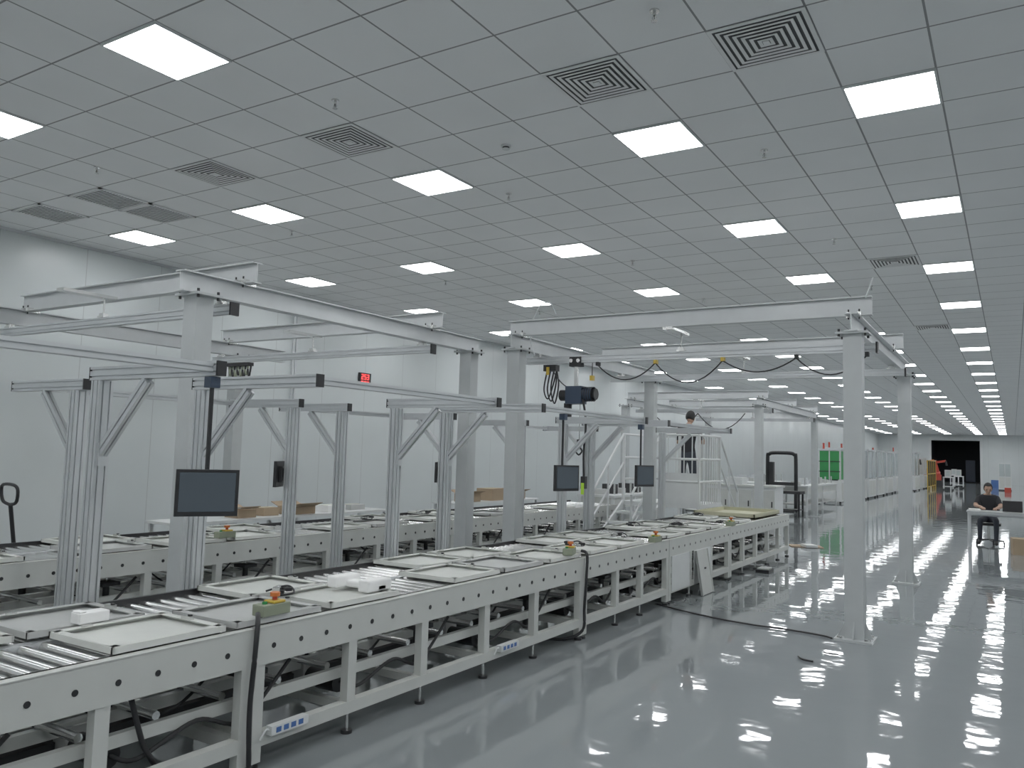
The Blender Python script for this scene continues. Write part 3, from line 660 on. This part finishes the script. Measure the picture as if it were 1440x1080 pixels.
# ------------------------------------------------------------ people
def skin_mesh(name, verts, edges, radii, root, sub, matf, mats, parent):
    me = bpy.data.meshes.new(name+"_sk"); me.from_pydata([tuple(v) for v in verts], edges, []); me.update()
    o = bpy.data.objects.new(name+"_sk", me); scene.collection.objects.link(o)
    o.modifiers.new("skin", 'SKIN')
    if not me.skin_vertices:
        bm = bmesh.new(); bm.from_mesh(me); bm.verts.layers.skin.verify(); bm.to_mesh(me); bm.free()
    for i, d in enumerate(me.skin_vertices[0].data):
        r = radii[i]; d.radius = r if isinstance(r, tuple) else (r, r); d.use_root = (i == root)
    ss = o.modifiers.new("sub", 'SUBSURF'); ss.levels = sub; ss.render_levels = sub
    bpy.context.view_layer.update()
    ev = o.evaluated_get(bpy.context.evaluated_depsgraph_get())
    nm = bpy.data.meshes.new_from_object(ev); nm.name = name
    nm.materials.clear()
    for m in mats: nm.materials.append(m)
    for p in nm.polygons: p.use_smooth = True; p.material_index = matf(p.center)
    bpy.data.objects.remove(o, do_unlink=True)
    n = bpy.data.objects.new(name, nm); scene.collection.objects.link(n); n.parent = parent
    return n

def person(name, J, face, hand_dirs):
    root = bpy.data.objects.new(name, None); scene.collection.objects.link(root)
    keys = ['pelvis', 'waist', 'chest', 'uchest', 'neck', 'nhead', 'shL', 'elL', 'wrL', 'shR', 'elR', 'wrR', 'hipL', 'knL', 'anL', 'toL', 'hipR', 'knR', 'anR', 'toR']
    R = dict(pelvis=(.15, .11), waist=(.135, .10), chest=(.16, .11), uchest=(.15, .10), neck=(.055, .055), nhead=(.05, .05), shL=.065, shR=.065, elL=.045, elR=.045, wrL=.028, wrR=.028,
             hipL=.09, hipR=.09, knL=.06, knR=.06, anL=.042, anR=.042, toL=.035, toR=.035)
    E = [('pelvis', 'waist'), ('waist', 'chest'), ('chest', 'uchest'), ('uchest', 'neck'), ('neck', 'nhead'), ('uchest', 'shL'), ('shL', 'elL'), ('elL', 'wrL'), ('uchest', 'shR'), ('shR', 'elR'), ('elR', 'wrR'),
         ('pelvis', 'hipL'), ('hipL', 'knL'), ('knL', 'anL'), ('anL', 'toL'), ('pelvis', 'hipR'), ('hipR', 'knR'), ('knR', 'anR'), ('anR', 'toR')]
    V = [Vector(J[k]) for k in keys]; idx = {k: i for i, k in enumerate(keys)}
    def mf(c):
        best = None
        for a, d in E:
            p, q = Vector(J[a]), Vector(J[d]); t = max(0, min(1, (c-p).dot(q-p)/max(1e-6, (q-p).length_squared))); dist = (c-(p+(q-p)*t)).length
            if best is None or dist < best[0]: best = (dist, a, d, t)
        _, a, d, t = best
        if (a, d) == ('neck', 'nhead'): return 1
        if (a, d) in (('elL', 'wrL'), ('elR', 'wrR')): return 1
        if (a, d) in (('shL', 'elL'), ('shR', 'elR')): return 1 if t > .75 else 0
        if d in ('hipL', 'hipR', 'knL', 'knR'): return 2
        if d in ('anL', 'anR'): return 2
        if d in ('toL', 'toR'): return 3
        if a == 'pelvis' and t < .35: return 2
        return 0
    skin_mesh("body", V, [(idx[a], idx[d]) for a, d in E], [R[k] for k in keys], 0, 2, mf, [M_SHIRT, M_SKIN, M_TROU, M_SHOE], root)
    f = Vector(face).normalized(); s = Vector((0, 0, 1)).cross(f).normalized(); u = f.cross(s)
    rot = Matrix((f, s, u)).transposed()          # local x = face, y = left, z = up
    hc = Vector(J['nhead']) + u*.085 + f*.02
    hb = MB("head")
    def jaw(p):
        if p.z < 0: p = Vector((p.x*(1+.08*p.z), p.y*(1+.30*p.z), p.z))
        return p
    hb.ell(hc, (.092, .074, .115), M_SKIN, rot, 20, 14, jaw)
    hb.ell(hc+rot @ Vector((.095, 0, -.015)), (.018, .012, .024), M_SKIN, rot, 10, 6)
    for q in (-1, 1):
        hb.ell(hc+rot @ Vector((-.005, q*.076, -.005)), (.016, .008, .03), M_SKIN, rot, 10, 6)
        hb.ell(hc+rot @ Vector((.082, q*.03, .012)), (.010, .014, .008), M_BLACK, rot, 10, 6)
        hb.ell(hc+rot @ Vector((.086, q*.03, .030)), (.006, .018, .004), M_HAIR, rot, 8, 5)
    hb.ell(hc+rot @ Vector((.082, 0, -.058)), (.010, .024, .006), M_CARD, rot, 10, 6)
    hb.done(parent=root)
    hr = MB("hair")
    def hf(p):
        if p.x > .35 and p.z < .45: return Vector((.35 - (p.x-.35)*.3, p.y*.9, p.z))
        if p.z < -.5: return Vector((p.x*.85, p.y*.85, -.5+(p.z+.5)*.4))
        return p
    hr.ell(hc+rot @ Vector((-.012, 0, .018)), (.104, .086, .120), M_HAIR, rot, 22, 14, hf)
    hr.done(parent=root)
    for side, sg in (('L', 1), ('R', -1)):
        w = Vector(J['wr'+side]); d, n = [Vector(q).normalized() for q in hand_dirs[side]]   # d: pointing, n: palm normal
        t = d.cross(n).normalized()*sg*hand_dirs['thumb'][side]
        P = [w, w+d*.045, w+d*.085]; r = [.024, (.034, .016), (.036, .014)]; ed = [(0, 1), (1, 2)]
        for k, (off, L) in enumerate([(.030, .066), (.010, .075), (-.010, .070), (-.030, .055)]):
            b0 = w+d*.088+t*off; i0 = len(P)
            P += [b0, b0+d*L*.45+n*.004, b0+d*L*.75+n*.016, b0+d*L+n*.032]; r += [.0095, .009, .0085, .007]; ed += [(2, i0), (i0, i0+1), (i0+1, i0+2), (i0+2, i0+3)]
        i0 = len(P); P += [w+d*.035+t*.032, w+d*.06+t*.056+n*.008, w+d*.085+t*.062+n*.018]; r += [.012, .0105, .008]; ed += [(1, i0), (i0, i0+1), (i0+1, i0+2)]
        skin_mesh("hand_"+side.lower(), P, ed, r, 0, 1, lambda c: 0, [M_SKIN], root)
    return root

px, py, z0 = -5.08, 14.3, .85
J = dict(pelvis=(px, py, z0+.88), waist=(px, py, z0+1.03), chest=(px, py+.02, z0+1.18), uchest=(px, py+.05, z0+1.33), neck=(px, py+.08, z0+1.43), nhead=(px, py+.10, z0+1.49),
         shL=(px-.17, py+.05, z0+1.34), elL=(px-.25, py+.16, z0+1.10), wrL=(px-.14, py+.38, z0+1.12), shR=(px+.17, py+.05, z0+1.34), elR=(px+.25, py+.16, z0+1.10), wrR=(px+.13, py+.38, z0+1.14),
         hipL=(px-.09, py, z0+.82), knL=(px-.11, py+.02, z0+.45), anL=(px-.11, py-.02, z0+.08), toL=(px-.13, py+.14, z0+.035), hipR=(px+.09, py, z0+.82), knR=(px+.11, py+.03, z0+.45), anR=(px+.11, py, z0+.08), toR=(px+.13, py+.16, z0+.035))
person("technician_standing", J, (.1, 1, -.35), {'L': ((.3, 1, -.1), (0, 0, -1)), 'R': ((-.3, 1, -.1), (0, 0, -1)), 'thumb': {'L': 1, 'R': 1}})
px, py = -.47, 20.42
J = dict(pelvis=(px, py, .56), waist=(px, py-.01, .70), chest=(px, py-.05, .84), uchest=(px, py-.10, .98), neck=(px, py-.13, 1.07), nhead=(px, py-.16, 1.12),
         shL=(px+.17, py-.10, .99), elL=(px+.24, py-.24, .82), wrL=(px+.16, py-.50, .80), shR=(px-.17, py-.10, .99), elR=(px-.24, py-.24, .82), wrR=(px-.10, py-.50, .80),
         hipL=(px+.09, py-.04, .545), knL=(px+.15, py-.46, .52), anL=(px+.14, py-.50, .09), toL=(px+.15, py-.64, .04), hipR=(px-.09, py-.04, .545), knR=(px-.15, py-.46, .52), anR=(px-.16, py-.38, .09), toR=(px-.18, py-.53, .04))
person("technician_seated", J, (.1, -1, -.45), {'L': ((-.2, -1, -.05), (0, 0, -1)), 'R': ((.2, -1, -.05), (0, 0, -1)), 'thumb': {'L': 1, 'R': 1}})

# ------------------------------------------------------------ world, camera, view
w = bpy.data.worlds.new("world"); scene.world = w; w.use_nodes = True
w.node_tree.nodes["Background"].inputs[0].default_value = (.5, .52, .55, 1); w.node_tree.nodes["Background"].inputs[1].default_value = .1
cam = bpy.data.cameras.new("camera"); co = bpy.data.objects.new("camera", cam); scene.collection.objects.link(co)
fwd = Vector((-.5274, .8453, .0834)).normalized(); right = Vector((.8494, .5274, .0288)); right = (right - fwd*right.dot(fwd)).normalized(); up = right.cross(fwd)
mtx = Matrix((right, up, -fwd)).transposed().to_4x4(); mtx.translation = (0, 0, 1.7)
co.matrix_world = mtx
cam.sensor_width = 36; cam.lens = 1130/1440*36; cam.clip_end = 300; cam.clip_start = .05
scene.camera = co
scene.view_settings.view_transform = 'Standard'; scene.view_settings.look = 'None'
scene.view_settings.exposure = 0.18; scene.view_settings.gamma = 1.12
